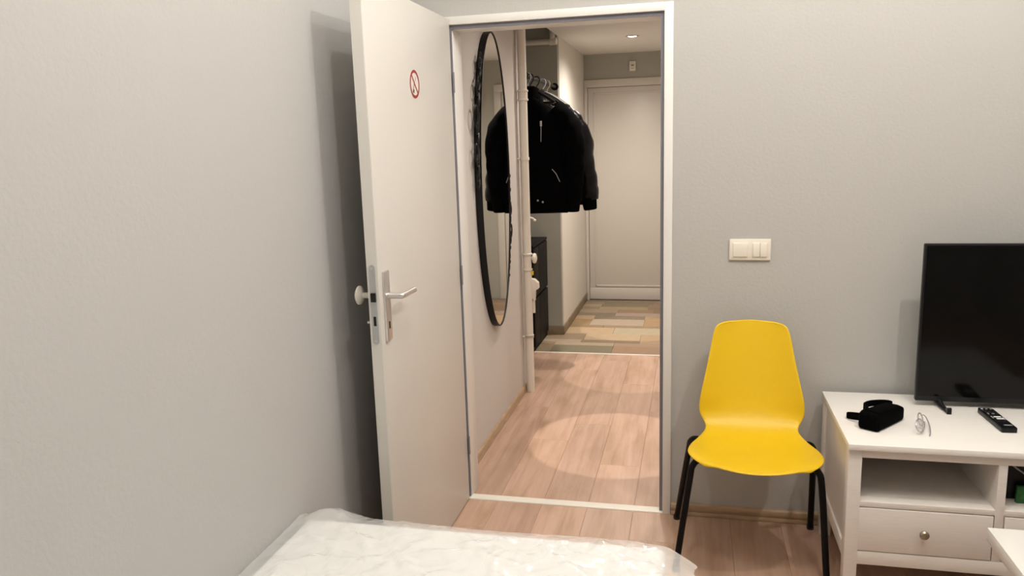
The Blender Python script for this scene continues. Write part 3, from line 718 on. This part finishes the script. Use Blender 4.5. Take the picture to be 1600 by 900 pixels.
obj('strap', strap([(1.535, -.42, .595), (1.505, -.375, .583), (1.482, -.345, .577), (1.485, -.325, .577), (1.51, -.335, .580), (1.545, -.39, .595)], .016, .002), 'black_fabric', t, True)

# eyeglasses standing folded
t = tag(empty('eyeglasses', (1.70, -.40, .565)), 'thin clear eyeglasses lying beside the black pouch on the bench', 'eyeglasses')
def ringpts(c, ax, ay, a0=0, n=22): return [Vector(c) + Vector(ax) * math.cos(2 * PI * k / n) + Vector(ay) * math.sin(2 * PI * k / n) for k in range(n)]
e1 = ringpts((1.683, -.438, .5885), (.016, .026, 0), (-.006, .004, .019)); e2 = ringpts((1.700, -.378, .5885), (.012, .027, 0), (-.006, .003, .019))
for e in (e1, e2):
    rim = obj('rim', tube(new(), e, .0023, 7, closed=True), 'silver_wire', t, True)
    b_ = new(); b_.faces.new([b_.verts.new(p) for p in e]); obj('lens', b_, 'clear_lens', t)
obj('bridge', tube(new(), smooth_path([(1.694, -.413, .594), (1.692, -.408, .598), (1.694, -.403, .594)]), .0014, 7), 'silver_wire', t, True)
obj('temple', tube(new(), smooth_path([(1.672, -.466, .592), (1.684, -.470, .588), (1.700, -.425, .578), (1.716, -.370, .572), (1.722, -.340, .568)]), .0020, 7), 'silver_wire', t, True)
obj('temple', tube(new(), smooth_path([(1.708, -.350, .594), (1.722, -.345, .590), (1.722, -.395, .580), (1.712, -.45, .572), (1.704, -.475, .568)]), .0020, 7), 'silver_wire', t, True)

# ------------------------------------------------------------------ coffee table corner
t = tag(empty('coffee_table', (2.1, -1.1, 0)), 'white coffee table whose corner shows in front of the television bench', 'table')
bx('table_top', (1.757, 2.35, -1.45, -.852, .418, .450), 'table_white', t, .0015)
bx('shade_band', (1.757, 2.35, -1.45, -.853, .412, .4185), 'table_side_shade', t)  # thin darker band under the top, painted-in shade of the table side
for x in (1.86, 2.20):
    for y in (-1.36, -1.0): bx('leg', (x, x + .05, y, y + .05, 0, .413), 'table_white', t, .002)

# ------------------------------------------------------------------ bed: base, mattress, plastic film
t = tag(empty('bed_base', (.38, -2.2, 0)), 'low dark bed base hidden beneath the wrapped mattress', 'bed')
bx('box', (-.14, .88, -3.20, -1.17, .08, .25), 'bed_base', t, .01)
for x in (-.11, .81):
    for y in (-3.16, -1.25): bx('leg', (x, x + .05, y, y + .05, 0, .08), 'bed_base', t, .003)
MZ = .462
b_ = box(new(), -.150, .895, -3.21, -1.128, .25, MZ, bev=.022, seg=4)
mt_ = tag(obj('mattress', b_, 'mattress_white', None, True), 'white mattress inside clear plastic wrapping at the bottom of the photo', 'mattress')
# film
NX, NY = 90, 130
fx0, fx1, fy0, fy1 = -.166, .985, -3.20, -1.118
b_ = new(); G = []
def edge_y(x):
    return -1.112 + .010 * math.sin(x * 9 + 1) + .008 * noise.noise(Vector((x * 14, 3, 0))) - max(0, x - .80) ** 1.2 * .50 + (.028 if x < .03 else 0) * max(0, 1 - abs(x + .06) / .1)
for j in range(NY + 1):
    row = []; v = j / NY
    for i in range(NX + 1):
        u = i / NX; x = fx0 + (fx1 - fx0) * u; y = fy0 + (edge_y(x) - fy0) * (1 - (1 - v) ** 1.3)
        ex = .975 + .022 * noise.noise(Vector((y * 16, 7, 1)))
        x = min(x, ex) if u > .9 else x
        # creases
        p = Vector((x * 5, y * 5, 0))
        h = .012 * abs(noise.noise(p * 1.1)) + .009 * max(0, 1 - abs(noise.noise(Vector((x * 9 + y * 6, y * 4 - x * 3, 2)))) * 9) + .006 * max(0, 1 - 9 * abs(noise.noise(Vector((x * 5 - y * 11, y * 7 + x * 9, 5))))) + .002 * noise.noise(p * 4)
        # star of folds near the left rear corner
        dx, dy = x - .20, y + 1.30; a = math.atan2(dy, dx); rr = math.hypot(dx, dy)
        h += .007 * math.sin(a * 7 + 1) * math.exp(-rr * 5) * min(1, rr * 12)
        h *= max(.15, min(1, (edge_y(x) - y) / .06)) * max(.2, min(1, (.93 - x) / .08)) * max(.2, min(1, (x + .15) / .08))
        z = MZ + .005 + max(0, h)
        inside = max(0, min(1, (x + .12) / .06))
        # raised rear-left corner where the bag stands up against the wall
        z += .030 * math.exp(-((x + .07) / .07) ** 2 - ((y + 1.13) / .06) ** 2)
        # overhang on the right and the rear droops a little
        z -= .5 * max(0, x - .90) ** 1.15
        z -= .25 * max(0, y + 1.145)
        # left: climbs slightly at the wall
        z += .05 * max(0, -.135 - x)
        row.append(b_.verts.new((max(x, XL + .004), y, z)))
    G.append(row)
for A, B in zip(G, G[1:]):
    for i in range(NX): b_.faces.new((A[i], A[i + 1], B[i + 1], B[i]))
tag(obj('plastic_sheet', b_, 'plastic_film', None, True, 80), 'crinkled clear plastic film draped over the white mattress', 'plastic sheet')
